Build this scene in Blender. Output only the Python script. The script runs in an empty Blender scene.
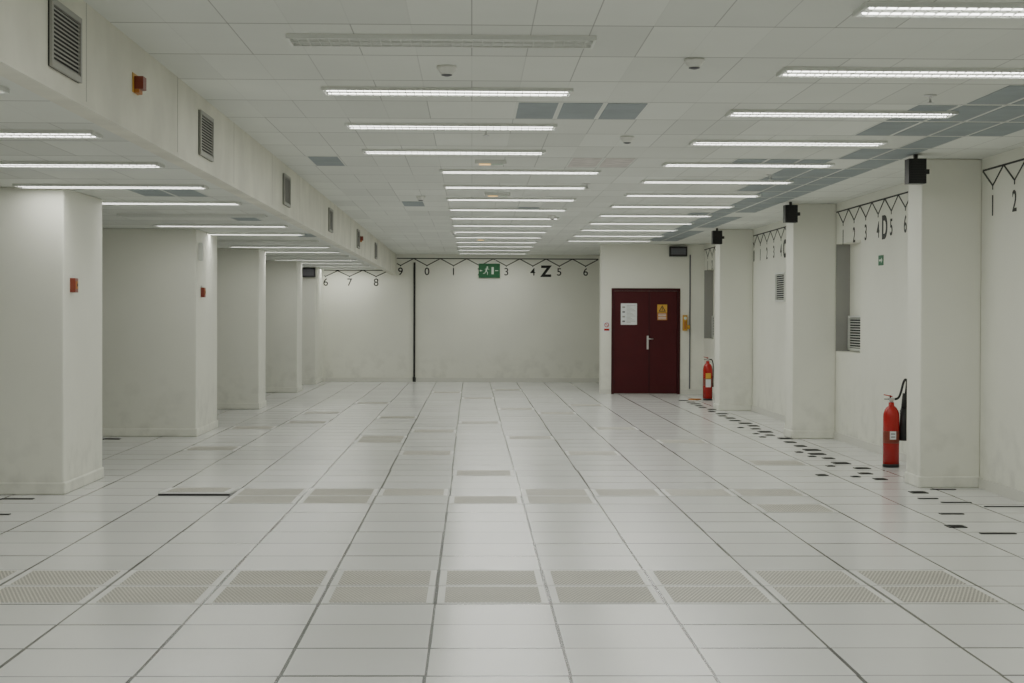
import bpy, math, random
from mathutils import Vector, Matrix
random.seed(7)
S=bpy.context.scene
CAMH=1.49
CEIL=CAMH+1.386
LOW=CAMH+1.05
FASB=CAMH+0.925
XF=-1.72
BACK=39.3
PART=33.3
RW=4.45
TX0=-0.189; TY0=9.58   # floor tile phase

# ---------------------------------------------------------------- materials
def newmat(name):
    m=bpy.data.materials.new(name); m.use_nodes=True
    nt=m.node_tree; b=nt.nodes['Principled BSDF']
    return m,nt,b
def plain(name,col,rough=.6,metal=0,noise=0.0,scale=3.0,emit=0,ecol=None,spec=None):
    m,nt,b=newmat(name)
    b.inputs['Base Color'].default_value=(*col,1)
    b.inputs['Roughness'].default_value=rough
    b.inputs['Metallic'].default_value=metal
    if spec is not None: b.inputs['Specular IOR Level'].default_value=spec
    if noise>0:
        tc=nt.nodes.new('ShaderNodeNewGeometry')
        n=nt.nodes.new('ShaderNodeTexNoise'); n.inputs['Scale'].default_value=scale; n.inputs['Detail'].default_value=6
        nt.links.new(tc.outputs['Position'],n.inputs['Vector'])
        mr=nt.nodes.new('ShaderNodeMapRange'); mr.inputs[1].default_value=.3; mr.inputs[2].default_value=.7
        mr.inputs[3].default_value=1-noise; mr.inputs[4].default_value=1+noise*.3
        nt.links.new(n.outputs['Fac'],mr.inputs[0])
        mx=nt.nodes.new('ShaderNodeVectorMath'); mx.operation='SCALE'; mx.inputs[0].default_value=col
        nt.links.new(mr.outputs[0],mx.inputs['Scale']); nt.links.new(mx.outputs[0],b.inputs['Base Color'])
    if emit>0:
        b.inputs['Emission Color'].default_value=(*(ecol or col),1); b.inputs['Emission Strength'].default_value=emit
    return m
class N:
    """small node-maths helper"""
    def __init__(s,nt): s.nt=nt
    def inp(s,sock,v):
        if hasattr(v,'is_output') or isinstance(v,bpy.types.NodeSocket): s.nt.links.new(v,sock)
        else: sock.default_value=v
    def m(s,op,a,b=None,c=None):
        n=s.nt.nodes.new('ShaderNodeMath'); n.operation=op
        s.inp(n.inputs[0],a)
        if b is not None: s.inp(n.inputs[1],b)
        if c is not None: s.inp(n.inputs[2],c)
        return n.outputs[0]
    def pos(s):
        g=s.nt.nodes.new('ShaderNodeNewGeometry'); x=s.nt.nodes.new('ShaderNodeSeparateXYZ')
        s.nt.links.new(g.outputs['Position'],x.inputs[0]); return g.outputs['Position'],x.outputs
    def comb(s,x,y,z=0.0):
        n=s.nt.nodes.new('ShaderNodeCombineXYZ'); s.inp(n.inputs[0],x); s.inp(n.inputs[1],y); s.inp(n.inputs[2],z); return n.outputs[0]
    def white(s,vec):
        n=s.nt.nodes.new('ShaderNodeTexWhiteNoise'); n.noise_dimensions='3D'; s.nt.links.new(vec,n.inputs['Vector']); return n.outputs['Value']
    def noise(s,vec,scale,det=4):
        n=s.nt.nodes.new('ShaderNodeTexNoise'); n.inputs['Scale'].default_value=scale; n.inputs['Detail'].default_value=det
        s.nt.links.new(vec,n.inputs['Vector']); return n.outputs['Fac']
    def mix(s,f,a,b):
        n=s.nt.nodes.new('ShaderNodeMix'); n.data_type='RGBA'
        s.inp(n.inputs['Factor'],f); s.inp(n.inputs['A'],a); s.inp(n.inputs['B'],b); return n.outputs['Result']
    def scale(s,vec,f):
        n=s.nt.nodes.new('ShaderNodeVectorMath'); n.operation='SCALE'; s.inp(n.inputs[0],vec); s.inp(n.inputs['Scale'],f); return n.outputs[0]
    def rng(s,v,a,b,c,d):
        n=s.nt.nodes.new('ShaderNodeMapRange'); s.inp(n.inputs[0],v)
        for i,k in enumerate((a,b,c,d)): n.inputs[i+1].default_value=k
        return n.outputs[0]

def floor_mat():
    m,nt,b=newmat('raised_floor_tiles'); h=N(nt)
    p,xyz=h.pos()
    row=h.m('FLOOR',h.m('DIVIDE',h.m('SUBTRACT',xyz[1],TY0),.6))
    # blocks of a few rows share the same small sideways slip
    blk=h.m('FLOOR',h.m('DIVIDE',row,4.0))
    slip=h.m('MULTIPLY',h.m('SUBTRACT',h.white(h.comb(blk,3.3)),.5),.02)
    xs=h.m('DIVIDE',h.m('SUBTRACT',h.m('ADD',xyz[0],slip),TX0),.6)
    col=h.m('FLOOR',xs)
    cslip=h.m('MULTIPLY',h.m('SUBTRACT',h.white(h.comb(col,9.1)),.5),.012)
    ys=h.m('DIVIDE',h.m('SUBTRACT',h.m('ADD',xyz[1],cslip),TY0),.6)
    def dist(v): # distance in metres to nearest integer line
        return h.m('MULTIPLY',h.m('ABSOLUTE',h.m('SUBTRACT',h.m('FRACT',h.m('ADD',v,.5)),.5)),.6)
    dx=dist(xs); dy=dist(ys)
    nr=h.m('ROUND',xs)
    wr=h.white(h.comb(nr,h.m('FLOOR',ys),1.7))
    wx=h.rng(wr,0,1,.0055,.0095)
    wr2=h.white(h.comb(col,h.m('ROUND',ys),5.2))
    wy=h.rng(wr2,0,1,.007,.015)
    sx=h.m('LESS_THAN',dx,wx); sy=h.m('LESS_THAN',dy,wy)
    tv=h.white(h.comb(col,h.m('FLOOR',ys),2.2))
    tint=h.rng(tv,0,1,.95,1.03)
    n1=h.rng(h.noise(p,.7,2),.3,.7,.96,1.02)
    base=h.scale((.765,.77,.765),h.m('MULTIPLY',tint,n1))
    c=h.mix(h.m('MULTIPLY',sy,h.rng(wr2,0,1,.6,1)),base,(.08,.08,.09,1))
    c=h.mix(h.m('MULTIPLY',sx,h.rng(wr,0,1,.9,1)),c,(.018,.018,.026,1))
    nt.links.new(c,b.inputs['Base Color'])
    b.inputs['Roughness'].default_value=.21
    b.inputs['Specular IOR Level'].default_value=.5
    return m
def ceil_mat(name,x0,y0,base):
    m,nt,b=newmat(name); h=N(nt)
    p,xyz=h.pos()
    W,D=.29,.985
    ys=h.m('DIVIDE',h.m('SUBTRACT',xyz[1],y0),D); rowi=h.m('FLOOR',ys)
    xs=h.m('DIVIDE',h.m('SUBTRACT',xyz[0],x0),W); coli=h.m('FLOOR',xs)
    dx=h.m('MULTIPLY',h.m('ABSOLUTE',h.m('SUBTRACT',h.m('FRACT',h.m('ADD',xs,.5)),.5)),W)
    dy=h.m('MULTIPLY',h.m('ABSOLUTE',h.m('SUBTRACT',h.m('FRACT',h.m('ADD',ys,.5)),.5)),D)
    wr=h.white(h.comb(h.m('ROUND',xs),rowi,4.4))
    sx=h.m('MULTIPLY',h.m('LESS_THAN',dx,.003),h.rng(wr,.35,.6,.1,.7))
    sy=h.m('MULTIPLY',h.m('LESS_THAN',dy,.010),.7)
    tv=h.white(h.comb(h.m('FLOOR',h.m('DIVIDE',coli,2.0)),rowi,8.8))
    c=h.scale(base,h.m('MULTIPLY',h.rng(tv,0,1,.91,1.04),h.rng(h.noise(p,.8,4),.3,.7,.94,1.03)))
    c=h.mix(sy,c,(.2,.2,.19,1)); c=h.mix(sx,c,(.25,.25,.24,1))
    nt.links.new(c,b.inputs['Base Color']); b.inputs['Roughness'].default_value=.6
    return m
def perf_mat():
    m,nt,b=newmat('perforated_steel'); h=N(nt)
    p,xyz=h.pos()
    P=.022
    ry=h.m('DIVIDE',xyz[1],P*1.5); r=h.m('FLOOR',ry)
    off=h.m('MULTIPLY',h.m('MODULO',r,2.0),.5)
    fx=h.m('SUBTRACT',h.m('FRACT',h.m('ADD',h.m('DIVIDE',xyz[0],P),off)),.5)
    fy=h.m('SUBTRACT',h.m('FRACT',ry),.5)
    d=h.m('SQRT',h.m('ADD',h.m('MULTIPLY',fx,fx),h.m('MULTIPLY',fy,fy)))
    hole=h.m('LESS_THAN',d,.32)
    base=h.scale((.62,.60,.53),h.rng(h.noise(p,2,4),.3,.7,.9,1.04))
    c=h.mix(hole,base,(.09,.085,.07,1))
    nt.links.new(c,b.inputs['Base Color']); b.inputs['Roughness'].default_value=.5
    return m
def wall_mat(name,base):
    """painted wall: faint large-scale unevenness plus scuffing near the floor"""
    m,nt,b=newmat(name); h=N(nt)
    p,xyz=h.pos()
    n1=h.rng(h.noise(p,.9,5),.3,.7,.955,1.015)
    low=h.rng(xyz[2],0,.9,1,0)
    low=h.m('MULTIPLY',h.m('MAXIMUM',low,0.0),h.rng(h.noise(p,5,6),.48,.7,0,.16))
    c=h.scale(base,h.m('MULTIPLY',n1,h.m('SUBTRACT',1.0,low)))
    nt.links.new(c,b.inputs['Base Color']); b.inputs['Roughness'].default_value=.65
    return m

M=dict(
 floor=floor_mat(),
 ceil=ceil_mat('ceiling_panels',.284,11.27,(.725,.75,.70)),
 ceil2=ceil_mat('low_ceiling_panels',.284,10.6,(.725,.75,.70)),
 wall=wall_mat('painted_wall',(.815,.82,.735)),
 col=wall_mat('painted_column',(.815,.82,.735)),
 skirt=plain('skirting_paint',(.68,.68,.62),.5),
 fascia=plain('fascia_paint',(.74,.735,.64),.6,noise=.15,scale=2.2),
 grey=plain('grey_panel',(.27,.315,.335),.6,noise=.15,scale=4),
 stain=plain('stained_panel',(.64,.60,.57),.6,noise=.25,scale=9),
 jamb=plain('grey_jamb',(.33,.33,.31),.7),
 white=plain('white_enamel',(.80,.81,.76),.4),
 white2=plain('dull_white_metal',(.72,.74,.70),.45),
 lam=plain('lamp_diffuse_tube',(.9,.9,.85),.3,emit=7,ecol=(1,1,.94)),
 dead=plain('dead_tube',(.72,.74,.7),.3),
 black=plain('black_plastic',(.012,.012,.013),.45),
 tape=plain('black_paint_marking',(.02,.02,.02),.6),
 dark=plain('dark_void',(.02,.02,.02),.8),
 louv=plain('louvre_metal',(.33,.33,.30),.5),
 perf=perf_mat(),
 red=plain('extinguisher_red',(.42,.010,.008),.25),
 door=plain('door_dark_red_paint',(.066,.003,.006),.5,noise=.08,scale=5,spec=.3),
 doorfr=plain('door_frame_dark_red',(.045,.003,.006),.5,spec=.3),
 steel=plain('brushed_steel',(.6,.6,.6),.3,metal=1),
 green=plain('sign_green',(.005,.13,.05),.5),
 greenl=plain('sign_green_face',(.002,.11,.03),.5),
 sw=plain('sign_white',(.6,.7,.6),.5),
 paper=plain('paper_white',(.75,.78,.78),.8),
 ink=plain('ink_grey',(.15,.15,.17),.8),
 yel=plain('yellow_plastic',(.62,.36,.05),.5),
 orange=plain('orange_plastic',(.45,.17,.03),.5),
 callred=plain('call_point_red',(.22,.04,.02),.4),
 amber=plain('amber_glow',(.8,.5,.15),.4,emit=1.2,ecol=(1,.6,.2)),
 tile=plain('floor_tile_plain',(.76,.765,.75),.3),
 frame=plain('floor_tile_rim',(.73,.73,.71),.3),
)

# ---------------------------------------------------------------- mesh builder
class MB:
    def __init__(s): s.v=[];s.f=[];s.mi=[];s.sm=[];s.mats=[]
    def k(s,mat):
        mat=M[mat]
        if mat not in s.mats: s.mats.append(mat)
        return s.mats.index(mat)
    def box(s,x0,x1,y0,y1,z0,z1,mat,rot=None,piv=None):
        if x0>x1:x0,x1=x1,x0
        if y0>y1:y0,y1=y1,y0
        if z0>z1:z0,z1=z1,z0
        b=len(s.v); i=s.k(mat)
        P=[Vector(p) for p in ((x0,y0,z0),(x1,y0,z0),(x1,y1,z0),(x0,y1,z0),(x0,y0,z1),(x1,y0,z1),(x1,y1,z1),(x0,y1,z1))]
        if rot is not None:
            c=Vector(piv) if piv else sum(P,Vector())/8
            P=[rot@(q-c)+c for q in P]
        s.v+=[tuple(q) for q in P]
        for f in ((0,3,2,1),(4,5,6,7),(0,1,5,4),(1,2,6,5),(2,3,7,6),(3,0,4,7)):
            s.f.append(tuple(b+q for q in f)); s.mi.append(i); s.sm.append(False)
    def bar(s,p,q,w,y0,y1,mat):
        """flat bar in the local XZ plane"""
        p=Vector((p[0],0,p[1]));q=Vector((q[0],0,q[1])); d=(q-p).normalized(); n=Vector((-d.z,0,d.x))*w/2
        b=len(s.v);i=s.k(mat)
        for y in (y0,y1):
            for a in (p+n,q+n,q-n,p-n): s.v.append((a.x,y,a.z))
        for f in ((0,3,2,1),(4,5,6,7),(0,1,5,4),(1,2,6,5),(2,3,7,6),(3,0,4,7)):
            s.f.append(tuple(b+t for t in f)); s.mi.append(i); s.sm.append(False)
    def poly(s,pts,y0,y1,mat):
        b=len(s.v);n=len(pts);i=s.k(mat)
        for y in (y0,y1): s.v+=[(p[0],y,p[1]) for p in pts]
        s.f.append(tuple(range(b,b+n)));s.mi.append(i);s.sm.append(False)
        s.f.append(tuple(range(b+2*n-1,b+n-1,-1)));s.mi.append(i);s.sm.append(False)
        for j in range(n):
            k=(j+1)%n; s.f.append((b+k,b+j,b+n+j,b+n+k));s.mi.append(i);s.sm.append(False)
    def cyl(s,p,q,r0,r1,mat,seg=20,cap=True):
        p=Vector(p);q=Vector(q);d=(q-p).normalized()
        a=d.orthogonal().normalized();c=d.cross(a)
        b=len(s.v);i=s.k(mat)
        for (o,r) in ((p,r0),(q,r1)):
            for j in range(seg):
                t=2*math.pi*j/seg; s.v.append(tuple(o+(a*math.cos(t)+c*math.sin(t))*r))
        for j in range(seg):
            k=(j+1)%seg; s.f.append((b+j,b+k,b+seg+k,b+seg+j));s.mi.append(i);s.sm.append(True)
        if cap:
            s.f.append(tuple(b+j for j in reversed(range(seg))));s.mi.append(i);s.sm.append(False)
            s.f.append(tuple(b+seg+j for j in range(seg)));s.mi.append(i);s.sm.append(False)
    def lathe(s,prof,mat,cx=0,cy=0,seg=28):
        b=len(s.v);i=s.k(mat)
        for r,z in prof:
            for j in range(seg):
                t=2*math.pi*j/seg; s.v.append((cx+r*math.cos(t),cy+r*math.sin(t),z))
        for a in range(len(prof)-1):
            for j in range(seg):
                k=(j+1)%seg
                s.f.append((b+a*seg+j,b+a*seg+k,b+(a+1)*seg+k,b+(a+1)*seg+j));s.mi.append(i);s.sm.append(True)
        s.f.append(tuple(b+j for j in reversed(range(seg))));s.mi.append(i);s.sm.append(False)
        o=b+(len(prof)-1)*seg
        s.f.append(tuple(o+j for j in range(seg)));s.mi.append(i);s.sm.append(False)
    def tube(s,pts,r,mat,seg=12):
        # smooth tube through the points (Catmull-Rom)
        P=[Vector(p) for p in pts]; Q=[]
        for i in range(len(P)-1):
            a=P[max(i-1,0)];b=P[i];c=P[i+1];d=P[min(i+2,len(P)-1)]
            for j in range(6):
                t=j/6; Q.append(.5*((2*b)+(c-a)*t+(2*a-5*b+4*c-d)*t*t+(3*b-a-3*c+d)*t**3))
        Q.append(P[-1]); base=len(s.v);i=s.k(mat)
        up=Vector((0,1,0))
        for n,q in enumerate(Q):
            d=(Q[min(n+1,len(Q)-1)]-Q[max(n-1,0)]).normalized()
            a=up.cross(d)
            a=a.normalized() if a.length>1e-3 else Vector((1,0,0)); c=d.cross(a)
            for j in range(seg):
                t=2*math.pi*j/seg; s.v.append(tuple(q+(a*math.cos(t)+c*math.sin(t))*r))
        for n in range(len(Q)-1):
            for j in range(seg):
                k=(j+1)%seg; s.f.append((base+n*seg+j,base+n*seg+k,base+(n+1)*seg+k,base+(n+1)*seg+j));s.mi.append(i);s.sm.append(True)
    def mesh(s,name):
        me=bpy.data.meshes.new(name); me.from_pydata(s.v,[],s.f)
        for m in s.mats: me.materials.append(m)
        me.polygons.foreach_set('material_index',s.mi); me.polygons.foreach_set('use_smooth',s.sm)
        me.update(); return me
    def obj(s,name,loc=(0,0,0),rz=0,bevel=0,parent=None):
        o=bpy.data.objects.new(name,s.mesh(name)); S.collection.objects.link(o)
        o.location=loc; o.rotation_euler=(0,0,math.radians(rz))
        if bevel:
            b=o.modifiers.new('bevel','BEVEL'); b.width=bevel; b.segments=2; b.limit_method='ANGLE'
        if parent: o.parent=parent
        return o
def inst(name,me,loc,rz=0):
    o=bpy.data.objects.new(name,me); S.collection.objects.link(o); o.location=loc; o.rotation_euler=(0,0,math.radians(rz)); return o

# ---------------------------------------------------------------- room shell
FRONT=-4.0; LEFTW=-8.0
b=MB(); b.box(LEFTW-.2,RW+.3,FRONT-.2,BACK+.2,-.2,0,'floor'); b.obj('floor')
b=MB(); b.box(XF,RW+.3,FRONT-.2,BACK+.2,CEIL,CEIL+.15,'ceil'); b.obj('ceiling')
b=MB(); b.box(LEFTW-.2,XF-.10,FRONT-.2,BACK+.2,LOW,LOW+.15,'ceil2'); b.obj('ceiling_low')
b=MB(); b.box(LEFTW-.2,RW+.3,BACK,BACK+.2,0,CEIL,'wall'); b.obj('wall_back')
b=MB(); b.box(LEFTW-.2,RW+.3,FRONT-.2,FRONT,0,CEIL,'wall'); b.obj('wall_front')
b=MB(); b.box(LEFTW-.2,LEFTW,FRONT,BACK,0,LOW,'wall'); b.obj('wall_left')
# fascia / boxed duct edge between the high and the low ceiling
b=MB(); b.box(XF-.10,XF,FRONT,BACK,FASB,CEIL,'fascia')
b.box(XF-.10,XF+.004,FRONT,BACK,FASB-.006,FASB+.02,'fascia')
y=3.0
while y<BACK:
    b.box(XF-.001,XF+.0012,y,y+.004,FASB,CEIL,'louv'); y+=2.4
b.obj('wall_soffit')
# right wall with two niches
b=MB()
NZ0,NZ1=1.075,2.38
segs=[(FRONT,19.85,0),(19.85,21.2,1),(21.2,31.95,0),(31.95,33.3,1),(33.3,BACK,0)]
for y0,y1,n in segs:
    if not n: b.box(RW,RW+.3,y0,y1,0,CEIL,'wall')
    else:
        b.box(RW,RW+.3,y0,y1,0,NZ0,'wall'); b.box(RW,RW+.3,y0,y1,NZ1,CEIL,'wall'); b.box(RW+.17,RW+.3,y0,y1,NZ0,NZ1,'wall')
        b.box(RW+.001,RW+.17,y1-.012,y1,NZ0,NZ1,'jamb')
b.obj('wall_right')
# door partition, flush with the last column
b=MB()
DX0,DX1,DZ=2.70,3.96,2.0
b.box(2.47,DX0-.03,PART,PART+.4,0,CEIL,'wall'); b.box(DX1+.03,RW,PART,PART+.4,0,CEIL,'wall'); b.box(DX0-.03,DX1+.03,PART,PART+.4,DZ+.03,CEIL,'wall')
b.box(4.165,4.19,PART-.012,PART,0.1,CEIL-.2,'ink')
b.obj('wall_door_side')

# skirtings
def skirt(name,x0,x1,y0,y1): 
    b=MB(); b.box(x0,x1,y0,y1,0,.09,'skirt'); return b.obj(name,bevel=.004)
skirt('baseboard_back',-3.3,2.9,BACK-.018,BACK)
bb=MB()
for a,c in ((FRONT,15.1),(15.62,21.2),(21.75,27.5),(28.0,PART)): bb.box(RW-.018,RW,a,c,0,.09,'skirt')
bb.obj('baseboard_right')

# columns
def column(x0,x1,y0,y1,top):
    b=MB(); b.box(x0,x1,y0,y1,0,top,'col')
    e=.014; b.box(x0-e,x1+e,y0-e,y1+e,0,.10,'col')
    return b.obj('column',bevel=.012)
for y0,y1 in ((14.45,15.95),(21.35,23.1),(27.6,28.5),(33.6,34.6),(37.6,BACK)):
    column(-5.3,-3.37,y0,y1,LOW)
column(-5.3,-3.37,7.5,9.0,LOW)
for y0,y1 in ((15.12,15.6),(21.2,21.7),(27.5,28.0),(8.9,9.4)):
    column(3.92,RW,y0,y1,CEIL)

# ---------------------------------------------------------------- light fittings (almost flush with the ceiling)
def fixture(lit,L=1.53):
    b=MB(); h=.022; w=.135
    b.box(-L/2,L/2,-w,w,-.003,0,'white')
    b.box(-L/2,L/2,-w,-w+.012,-h,-.003,'white2'); b.box(-L/2,L/2,w-.012,w,-h,-.003,'white2')
    b.box(-L/2,-L/2+.012,-w,w,-h,-.003,'white2'); b.box(L/2-.012,L/2,-w,w,-h,-.003,'white2')
    b.box(-L/2,L/2,-.006,.006,-h,-.003,'white2')
    n=30
    for i in range(1,n):
        x=-L/2+L*i/n; b.box(x-.0015,x+.0015,-w+.012,w-.012,-h+.001,-.006,'white2')
    for yy in (-.068,.068):
        b.cyl((-L/2+.03,yy,-.0125),(L/2-.03,yy,-.0125),.008,.008,'lam' if lit else 'dead',12)
    return b.mesh('fluorescent_fixture_lit' if lit else 'fluorescent_fixture_off')
FL=fixture(True); FO=fixture(False)
POW=10.3
def light(x,y,z,lit=True,p=POW):
    o=inst('fluorescent_ceiling_light',FL if lit else FO,(x,y,z-.0005))
    if lit:
        l=bpy.data.lights.new('tube_light','AREA'); l.shape='RECTANGLE'; l.size=1.42; l.size_y=.12
        l.energy=p; l.color=(1,1,.93)
        a=bpy.data.objects.new('tube_lamp',l); S.collection.objects.link(a); a.parent=o; a.location=(0,0,-.0245)
for k in range(-4,16):
    y=8.74+1.97*k
    if y>BACK-.6: break
    light((-.155 if k<4 else .455),y,CEIL,lit=(k!=0),p=POW*random.uniform(.85,1.1))
for k in range(-5,16):
    y=7.76+1.99*k
    if y>PART-.5: break
    light(2.49,y,CEIL,p=POW*random.uniform(.85,1.1))
for k in range(-5,16):
    y=10.1+2.05*k
    if y>BACK-.5: break
    light(-2.925,y,LOW,p=POW*random.uniform(.55,.72),lit=(k not in (4,7,10)))

# ---------------------------------------------------------------- grey ceiling panels
done=set()
b=MB()
def gt(n,k,z=CEIL,x0=.284,y0=11.27,W=.29,D=.985,mat='grey'):
    if (n,k,z) in done: return
    done.add((n,k,z))
    X=x0+n*W;Y=y0+k*D
    b.box(X+.016,X+W-.016,Y+.045,Y+D-.045,z-.003,z-.0002,mat)
for n in (0,1,2): gt(n,0)
for k in range(-1,21):
    for n in (10,11):
        if random.random()<.93: gt(n,k)
    if random.random()<.2: gt(9,k)
for n,k in ((8,4),(7,4),(9,4),(9,0),(9,1),(12,-1),(12,-2),(13,-1),(13,-2),(13,-3),(12,0),(12,1)): gt(n,k)
gt(1,11);gt(-4,10);gt(-6,4)
gt(2,4,mat='stain');gt(3,4,mat='stain')
b.obj('grey_ceiling_panels')
b=MB()
for n,k in ((-10,4),(-11,4),(-10,8),(-9,12)): gt(n,k,z=LOW,y0=10.6)
b.obj('grey_low_ceiling_panels')

# smoke detectors, emergency lamps, sprinklers
def detector():
    b=MB(); b.lathe([(.055,0),(.055,-.015),(.045,-.02),(.045,-.028),(.03,-.045),(.012,-.05)][::-1],'white'); 
    b.lathe([(.012,-.056),(.03,-.0505),(.03,-.047)],'ink'); return b.mesh('detector')
DM=detector()
for x,y in ((-.145,9.69),(1.19,9.35),(1.19,13.4),(-.6,20.2),(1.1,24),(-.3,28.5)): inst('smoke_detector',DM,(x,y,CEIL-.0005))
b=MB(); b.lathe([(.004,-.055),(.025,-.052),(.025,-.049),(.008,-.045),(.008,-.008),(.04,-.005),(.04,0)],'steel'); SM=b.mesh('sprinkler')
for x,y in ((2.85,10.8),(2.9,16.9),(.1,12.9),(1.2,18.2)): inst('fire_sprinkler',SM,(x,y,CEIL-.0005))
b=MB(); b.box(-.14,.14,-.05,.05,-.035,0,'white2'); b.box(-.10,-.0,-.035,.035,-.042,-.035,'amber'); b.box(0,.11,-.035,.035,-.042,-.035,'sw'); EM=b.mesh('emergency')
for x,y in ((.16,15.5),(.28,19.6),(.2,31)): inst('emergency_lamp',EM,(x,y,CEIL-.0005))

# ---------------------------------------------------------------- grilles
def grille(name,w,h,loc,rz,n,mat='louv',d=.03):
    b=MB(); t=.025
    b.box(-w/2,w/2,-.006,0,-h/2,h/2,'dark')
    for x in (-w/2,w/2-t): b.box(x,x+t,-d,-.006,-h/2,h/2,mat)
    for z in (-h/2,h/2-t): b.box(-w/2+t,w/2-t,-d,-.006,z,z+t,mat)
    R=Matrix.Rotation(math.radians(35),3,'X')
    for i in range(n):
        z=-h/2+t+(h-2*t)*(i+.5)/n
        b.box(-w/2+t,w/2-t,-d+.004,-d+.018,z-.003,z+.003,mat,rot=R)
    return b.obj(name,loc,rz)
for yc in (7.37,11.24,16.1,21.1,26.2,31.0): grille('air_vent_grille',.54,.28,(XF+.0005,yc,CAMH+1.147),90,13,d=.018)
grille('wall_louvre',.85,.42,(RW+.1695,20.73,1.30),-90,12,'white2')
grille('wall_louvre',.85,.42,(RW+.1695,32.83,1.30),-90,12,'white2')
grille('wall_louvre',.75,.42,(RW-.0005,24.95,CAMH+.43),-90,12,'white2')

# beacons on fascia
for yc in (8.92,26.7):
    b=MB(); b.box(-.075,.075,-.004,0,-.05,.05,'yel'); b.box(-.045,.045,-.05,-.004,-.03,.035,'callred'); b.box(-.045,.045,-.03,-.004,-.05,-.03,'orange')
    b.obj('alarm_beacon',(XF+.0005,yc,CAMH+1.175),90,bevel=.003)

# ---------------------------------------------------------------- grid marking sawtooth and numbers
def text(body,size,parent,u,z,bold=0.0):
    c=bpy.data.curves.new('marking_text','FONT'); c.body=body; c.size=size; c.align_x='CENTER'; c.align_y='CENTER'; c.offset=bold; c.extrude=.001
    c.materials.append(M['tape'])
    o=bpy.data.objects.new('character_'+body,c); S.collection.objects.link(o); o.parent=parent
    o.location=(u,-.002,z); o.rotation_euler=(math.radians(90),0,0)
def marking(loc,rz,items,u0,u1,ztop,zbot,znum,big=None,e=.02,size=.24,stem=.05,bold=.002):
    """items: list of (u, char); sawtooth with low points above each character"""
    b=MB(); P=.6
    b.bar((u0,ztop),(u1,ztop),e,-.003,0,'tape')
    for u,ch in items:
        for sgn in (-1,1):
            q=u+sgn*P/2; q2=min(max(q,u0),u1); f=abs(q2-u)/(P/2)
            if f>.05: b.bar((u,zbot),(q2,zbot+(ztop-zbot)*f),e,-.004,0,'tape')
        if stem: b.bar((u,zbot+.012),(u,zbot-stem),e,-.0045,0,'tape')
    o=b.obj('wall_grid_marking',loc,rz)
    for u,ch in items: text(ch,size,o,u,znum,bold)
    if big: text(big[1],.34,o,big[0],znum+.01,.014)
    return o
d0=-1.02
marking((0,BACK-.0005,0),0,[(d0+.597*i,c) for i,c in enumerate('0123456')]+[(d0-.597,'9')],XF+.02,2.85,CAMH+1.29,CAMH+1.13,CAMH+.99,(1.665,'Z'),stem=.02)
marking((0,BACK-.0005,0),0,[(-3.36+.597*i,c) for i,c in ((1,'7'),(2,'8'))]+[(-3.30,'6')],-3.34,XF-.1,CAMH+1.02,CAMH+.88,CAMH+.74,stem=.02)
def rdig(y): return str(int(round((21.4-y)/.6))%10)
def rmark(ya,yb,big=None):
    it=[]
    for i in range(-30,40):
        y=21.4-.6*i
        if ya+.05<y<yb-.05: it.append((-y,rdig(y)))
    marking((RW-.0005,0,0),-90,it,-yb+.01,-ya-.01,CAMH+1.28,CAMH+1.13,CAMH+.95,big,e=.016,size=.25,stem=.035,bold=.003)
rmark(9.45,15.1,(-12.7,'E')); rmark(15.62,21.2,(-18.7,'D')); rmark(21.72,27.5,(-24.7,'C')); rmark(28.02,PART,(-30.7,'B'))

# black pole on the back wall
b=MB(); b.box(-.022,.022,-.04,0,.0,CAMH+1.2,'black'); b.box(-.035,.035,-.045,0,.0,.10,'black'); b.obj('black_cable_conduit',(-1.30,BACK-.0005,0))

# exit sign
b=MB(); W,H=.48,.32
b.box(-W/2,W/2,-.04,0,-H/2,H/2,'greenl')
y0,y1=-.043,-.04
b.box(.05,.10,y0,y1,-.08,.08,'sw')
b.poly([(-.045+.018*math.cos(t*math.pi/6),.078+.018*math.sin(t*math.pi/6)) for t in range(12)],y0,y1,'sw')
b.bar((-.05,.055),(-.075,-.01),.026,y0,y1,'sw'); b.bar((-.05,.048),(-.005,.03),.012,y0,y1,'sw'); b.bar((-.055,.05),(-.10,.03),.012,y0,y1,'sw')
b.bar((-.07,-.01),(-.035,-.045),.014,y0,y1,'sw'); b.bar((-.035,-.045),(-.045,-.09),.012,y0,y1,'sw'); b.bar((-.08,-.01),(-.10,-.055),.014,y0,y1,'sw'); b.bar((-.10,-.055),(-.14,-.065),.012,y0,y1,'sw')
b.bar((-.21,0),(-.16,0),.014,y0,y1,'sw'); b.poly([(-.225,0),(-.19,-.025),(-.19,.025)],y0,y1,'sw')
b.bar((.13,.0),(.20,0),.014,y0,y1,'sw')
b.box(-.15,-.13,-.02,0,H/2,H/2+.10,'white2'); b.box(.13,.15,-.02,0,H/2,H/2+.10,'white2')
b.obj('emergency_exit_sign',(.385,BACK-.01,CAMH+1.02))

# small green sign right wall
b=MB(); b.box(-.11,.11,-.006,0,-.055,.055,'green'); b.bar((-.07,0),(.03,0),.02,-.008,-.006,'sw'); b.poly([(.075,0),(.03,-.03),(.03,.03)],-.008,-.006,'sw')
b.obj('green_direction_sign',(RW-.0005,18.85,CAMH+.62),-90)

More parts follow.
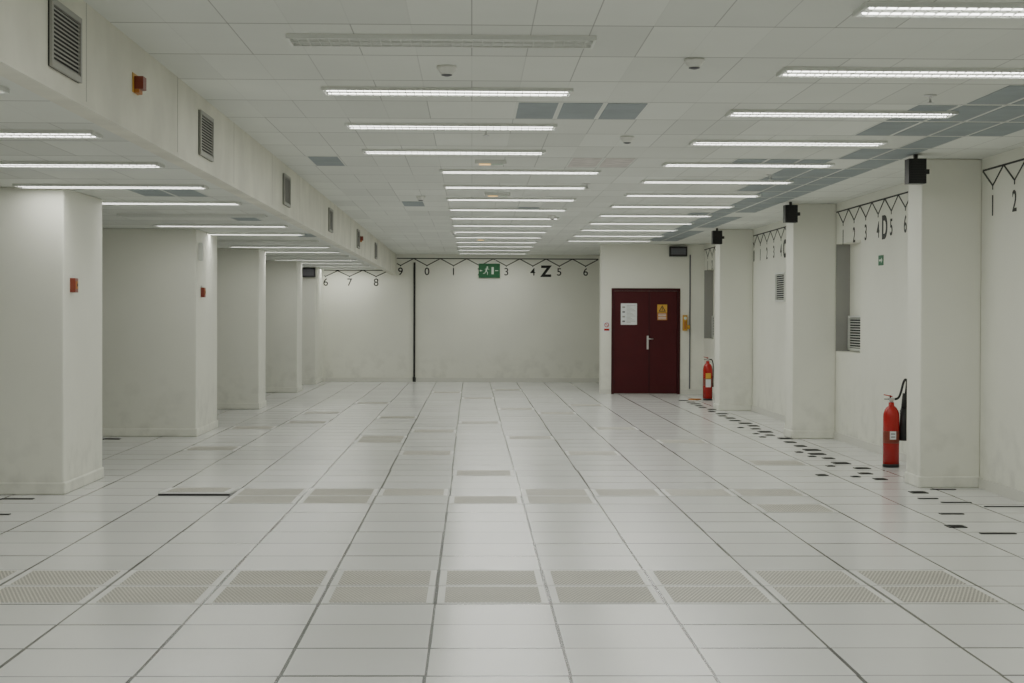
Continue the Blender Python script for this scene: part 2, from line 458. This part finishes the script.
# speakers
def speaker(loc,rz,w=.15,h=.21,d=.15,up=.04):
    b=MB(); b.box(-w/2,w/2,-d/2,d/2,-h/2,h/2,'black'); b.box(-w/2+.012,w/2-.012,-d/2-.006,-d/2,-h/2+.012,h/2-.012,'dark')
    for i in range(9): 
        z=-h/2+.02+i*(h-.04)/8; b.box(-w/2+.014,w/2-.014,-d/2-.008,-d/2-.006,z-.003,z+.003,'black')
    b.box(-.015,.015,-.015,.015,h/2,h/2+up,'black')
    b.box(w/2,w/2+.04,-.02,.02,-.02,.02,'black')
    return b.obj('wall_loudspeaker',loc,rz,bevel=.006)
for x,y in ((3.77,14.75),(3.83,20.9),(3.83,27.2)):
    speaker((x,y,CEIL-.145),0)
b=MB(); b.box(-.17,.17,-.10,0,-.095,.095,'black'); b.box(-.14,.14,-.104,-.10,-.06,.06,'ink'); b.obj('dark_display_box',(3.94,PART-.001,CEIL-.14),bevel=.006)
b=MB(); b.box(-.15,.15,-.10,0,-.10,.10,'black'); b.box(-.12,.12,-.104,-.10,-.07,.07,'ink'); b.obj('dark_display_box',(-3.52,37.58,LOW-.13),bevel=.006)

# call points on the left columns
for x,y,z in ((-3.3695,14.72,CAMH+.245),(-3.3695,21.75,CAMH+.28)):
    b=MB(); b.box(-.055,.055,-.045,0,-.06,.06,'callred'); b.box(-.035,.035,-.05,-.045,-.03,.035,'orange'); b.box(-.05,.05,-.02,0,.06,.085,'white2'); b.box(-.012,.012,-.054,-.05,-.01,.015,'black')
    b.obj('fire_call_point',(x,y,z),90,bevel=.004)
b=MB(); b.box(-.05,.05,-.05,0,-.11,.11,'white2'); b.obj('white_junction_box',(-3.3695,21.55,CAMH+.78),90,bevel=.006)

# ---------------------------------------------------------------- door
root=bpy.data.objects.new('door_1',None); S.collection.objects.link(root); root.location=(DX0,PART,0)
W=DX1-DX0
b=MB()
b.box(-.03,.02,-.02,.1,0,DZ+.03,'doorfr'); b.box(W-.02,W+.03,-.02,.1,0,DZ+.03,'doorfr'); b.box(.02,W-.02,-.02,.1,DZ-.02,DZ+.03,'doorfr')
b.box(0,W,.06,.1,0,.01,'steel')
b.obj('frame',parent=root)
sp=.70
b=MB(); b.box(.023,sp-.003,0,.045,.012,DZ-.023,'door'); b.box(.023,.04,-.004,0,.2,.28,'doorfr'); b.box(.023,.04,-.004,0,1.6,1.68,'doorfr'); b.obj('leaf_left',parent=root,bevel=.003)
b=MB(); b.box(sp+.003,W-.023,0,.045,.012,DZ-.023,'door'); b.box(sp-.02,sp+.012,-.008,0,.012,DZ-.03,'doorfr'); b.obj('leaf_right',parent=root,bevel=.003)
b=MB(); hz=1.0
b.box(sp-.05,sp-.015,-.012,0,hz-.14,hz+.12,'steel'); b.cyl((sp-.033,-.012,hz+.06),(sp-.033,-.06,hz+.06),.012,.012,'steel'); b.cyl((sp-.033,-.055,hz+.06),(sp+.07,-.055,hz+.06),.011,.011,'steel'); b.cyl((sp-.033,-.018,hz-.07),(sp-.033,-.012,hz-.07),.013,.013,'steel')
b.obj('handle',parent=root)
# notice sheet
b=MB(); x0,x1,z0,z1=.15,.46,1.33,1.74
b.box(x0,x1,-.004,0,z0,z1,'paper')
for i in range(4): b.box(x0+.03,x0+.08,-.0055,-.004,z1-.06-.09*i-.03,z1-.06-.09*i,'ink' if i%2 else 'louv')
for i in range(14): b.box(x0+.11,x1-.03-.03*(i*7%4),-.0055,-.004,z1-.04-.025*i-.006,z1-.04-.025*i,'louv')
b.obj('notice_sheet',parent=root)
b=MB(); x0,x1,z0,z1=.85,1.04,1.42,1.72
b.box(x0,x1,-.004,0,z0,z0+.14,'orange'); b.box(x0,x1,-.004,0,z0+.145,z1,'yel'); xc=(x0+x1)/2
b.poly([(xc-.07,z0+.165),(xc+.07,z0+.165),(xc,z1-.015)],-.0055,-.004,'black'); b.poly([(xc-.045,z0+.18),(xc+.045,z0+.18),(xc,z1-.045)],-.007,-.0055,'yel'); b.bar((xc,z0+.19),(xc,z0+.24),.012,-.0085,-.007,'black')
for i in range(4): b.box(x0+.02,x1-.02,-.0055,-.004,z0+.02+.03*i,z0+.032+.03*i,'paper')
b.obj('warning_sign',parent=root)
# skirting on partition
b=MB(); b.box(2.47,DX0-.035,PART-.015,PART,0,.09,'skirt'); b.box(DX1+.035,RW-.02,PART-.015,PART,0,.09,'skirt'); b.obj('baseboard_door_side')
# prohibition sign
b=MB(); b.box(-.065,.065,-.005,0,-.10,.10,'paper')
ring=[(.045*math.cos(t*math.pi/8),.035+.045*math.sin(t*math.pi/8)) for t in range(16)]; b.poly(ring,-.006,-.005,'red')
b.poly([(.032*math.cos(t*math.pi/8),.035+.032*math.sin(t*math.pi/8)) for t in range(16)],-.007,-.006,'paper'); b.bar((-.03,.065),(.03,.005),.011,-.008,-.007,'red')
b.box(-.05,.05,-.006,-.005,-.075,-.035,'red'); b.obj('prohibition_sign',(2.58,PART-.0005,CAMH-.2))
# yellow wall lamp
b=MB(); b.box(-.045,.045,-.05,0,-.15,.15,'yel'); b.cyl((0,-.05,.09),(0,-.085,.09),.04,.045,'yel'); b.box(-.02,.02,-.08,-.05,-.12,.03,'orange'); b.cyl((0,-.086,.09),(0,-.09,.09),.03,.03,'sw'); b.cyl((.05,-.03,-.08),(.09,-.03,-.08),.04,.04,'yel')
b.obj('yellow_hand_lamp',(4.08,PART-.0005,CAMH-.12),bevel=.008)

# ---------------------------------------------------------------- extinguishers
def extinguisher(loc,rz,H=.74,R=.075,co2=True):
    b=MB(); s=H/.74
    b.lathe([(R*.96,0),(R*1.03,.005),(R*1.03,.03),(R,.035)],'black')
    b.lathe([(R,.03),(R,.50*s),(R*.97,.53*s),(R*.86,.565*s),(R*.62,.595*s),(R*.36,.61*s),(R*.34,.64*s),(R*.3,.645*s)],'red')
    b.lathe([(R+.0008,.24*s),(R+.0015,.242*s),(R+.0015,.36*s),(R+.0008,.362*s)],'callred')
    if not co2:
        b.box(-.045,.045,-R-.004,-R+.02,.36*s,.45*s,'yel'); b.box(-.045,.045,-R-.004,-R+.02,.22*s,.35*s,'paper')
    else:
        b.box(-.03,.03,-R-.004,-R+.012,.28*s,.36*s,'paper'); b.box(-.022,.022,-R-.0055,-R-.004,.30*s,.31*s,'ink'); b.box(-.022,.022,-R-.0055,-R-.004,.33*s,.34*s,'ink')
    z=.645*s
    b.cyl((0,0,z),(0,0,z+.035),.02,.02,'steel'); b.box(-.025,.03,-.014,.014,z+.02,z+.045,'steel')
    Rr=Matrix.Rotation(math.radians(12),3,'Y'); b.box(-.075,.01,-.011,.011,z+.062,z+.072,'red',rot=Rr); b.box(-.07,.0,-.01,.01,z+.028,z+.037,'black')
    b.cyl((-.01,0,z+.04),(-.01,0,z+.07),.008,.008,'black'); b.cyl((0,-.02,z+.03),(0,-.035,z+.03),.018,.018,'steel')
    if co2:
        b.tube([(.03,0,z+.03),(.07,0,z+.045),(.095,0,z+.10),(.115,0,z+.18),(.135,0,z+.225),(.155,0,z+.20),(.142,0,z+.07)],.012,'black')
        b.cyl((.138,0,z+.09),(.130,0,z-.06),.026,.032,'black'); b.cyl((.130,0,z-.06),(.125,0,z-.38),.036,.052,'black')
        b.box(.10,.20,.045,.06,z-.12,z-.08,'black')
        b.tube([(.07,0,z-.1),(.1,.02,z-.1),(.13,.04,z-.1)],.006,'steel')
    else:
        b.tube([(.03,0,z+.03),(.075,0,z+.02),(.098,0,z-.08),(.096,0,z-.25),(.092,0,z-.38)],.010,'black')
        b.cyl((.092,0,z-.38),(.09,0,z-.46),.012,.016,'black')
        b.tube([(R*.9,0,z-.3),(.09,0,z-.3)],.006,'steel')
    return b.obj('fire_extinguisher',loc,rz)
extinguisher((4.17,17.2,0),0,.74,.080,True)
extinguisher((4.2,30.9,0),0,.80,.085,False)
b=MB(); b.lathe([(.12,0),(.12,.012),(.1,.02)],'orange'); b.obj('extinguisher_floor_stand',(4.0,31.1,0))

# ---------------------------------------------------------------- floor fittings
b=MB()
def vent(n,k):
    X=TX0+.6*n; Y=TY0+.6*k
    b.box(X+.012,X+.588,Y+.008,Y+.592,.0,.0015,'frame')
    b.box(X+.05,X+.555,Y+.045,Y+.555,.0015,.003,'perf')
for n in range(-6,5):
    for k in (-1,0): vent(n,k)
for n,k in ((-2,7),(-2,8),(-3,7),(-3,8),(-1,8),(0,7),(1,7),(1,8),(2,8),(3,8),(4,8),(4,6),(-5,16),(-1,15),(-2,19),(-2,18),(0,11),(2,15),(5,13),(1,30),(-4,24),(3,22),(-2,26),(0,36),(2,28),(-3,33),(-5,22),(0,24),(-1,21),(1,19),(4,18),(-4,28),(3,32),(-1,40),(1,42)):
    vent(n,k)
b.obj('perforated_floor_tiles')
# one lifted tile
b=MB(); X=TX0-2.4;Y=TY0+.6*8
R=Matrix.Rotation(math.radians(-1.8),3,'X')
b.box(.005,.595,0,.6,-.004,.008,'tile',rot=R,piv=(0,.6,0)); b.box(.006,.594,.002,.01,.0,.016,'dark')
b.box(.06,.54,.05,.55,.0085,.0095,'perf',rot=R,piv=(0,.6,0))
b.obj('lifted_floor_tile',(X,Y,.0))
# grommets
b=MB()
def grom(x,y,w,d):
    b.box(x-w/2,x+w/2,y-d/2,y+d/2,0,.006,'black')
    if d>.08: b.box(x-w/2+.02,x+w/2-.02,y-d/2+.02,y+d/2-.02,.006,.009,'dark')
y=15.9
while y<31:
    grom(3.80+random.uniform(-.05,.06),y,.11+random.uniform(0,.07),.15+random.uniform(-.03,.06))
    if random.random()<.35: grom(3.60+random.uniform(-.05,.05),y+.25,.08,.10)
    y+=.6+random.uniform(-.03,.03)
for x,y,w,d in ((3.45,12.3,.13,.14),(3.63,11.9,.25,.05),(3.80,14.7,.14,.15),(4.08,14.95,.22,.04),(4.2,13.6,.32,.04),(3.9,13.9,.24,.05),(3.64,13.1,.18,.07),(3.3,16.3,.10,.13),(3.75,14.2,.16,.06),(-3.5,13.0,.14,.06),(-3.66,14.1,.26,.06),(-4.3,20.9,.2,.1)):
    grom(x,y,w,d)
b.obj('floor_cable_grommets')

# ---------------------------------------------------------------- world and camera
w=bpy.data.worlds.new('world'); S.world=w; w.use_nodes=True
w.node_tree.nodes['Background'].inputs[0].default_value=(.5,.5,.5,1); w.node_tree.nodes['Background'].inputs[1].default_value=.05
cam=bpy.data.cameras.new('camera'); co=bpy.data.objects.new('camera',cam); S.collection.objects.link(co)
F=1740; cam.sensor_width=36; cam.lens=F/1024*36; cam.clip_end=200
co.location=(0,0,CAMH)
yaw=math.atan(40/F); pitch=math.atan(25.5/F); roll=math.radians(.2)
d=Vector((math.sin(yaw)*math.cos(pitch),math.cos(yaw)*math.cos(pitch),-math.sin(pitch)))
q=d.to_track_quat('-Z','Y'); mat=q.to_matrix()@Matrix.Rotation(roll,3,'Z')
co.rotation_euler=mat.to_euler()
S.camera=co
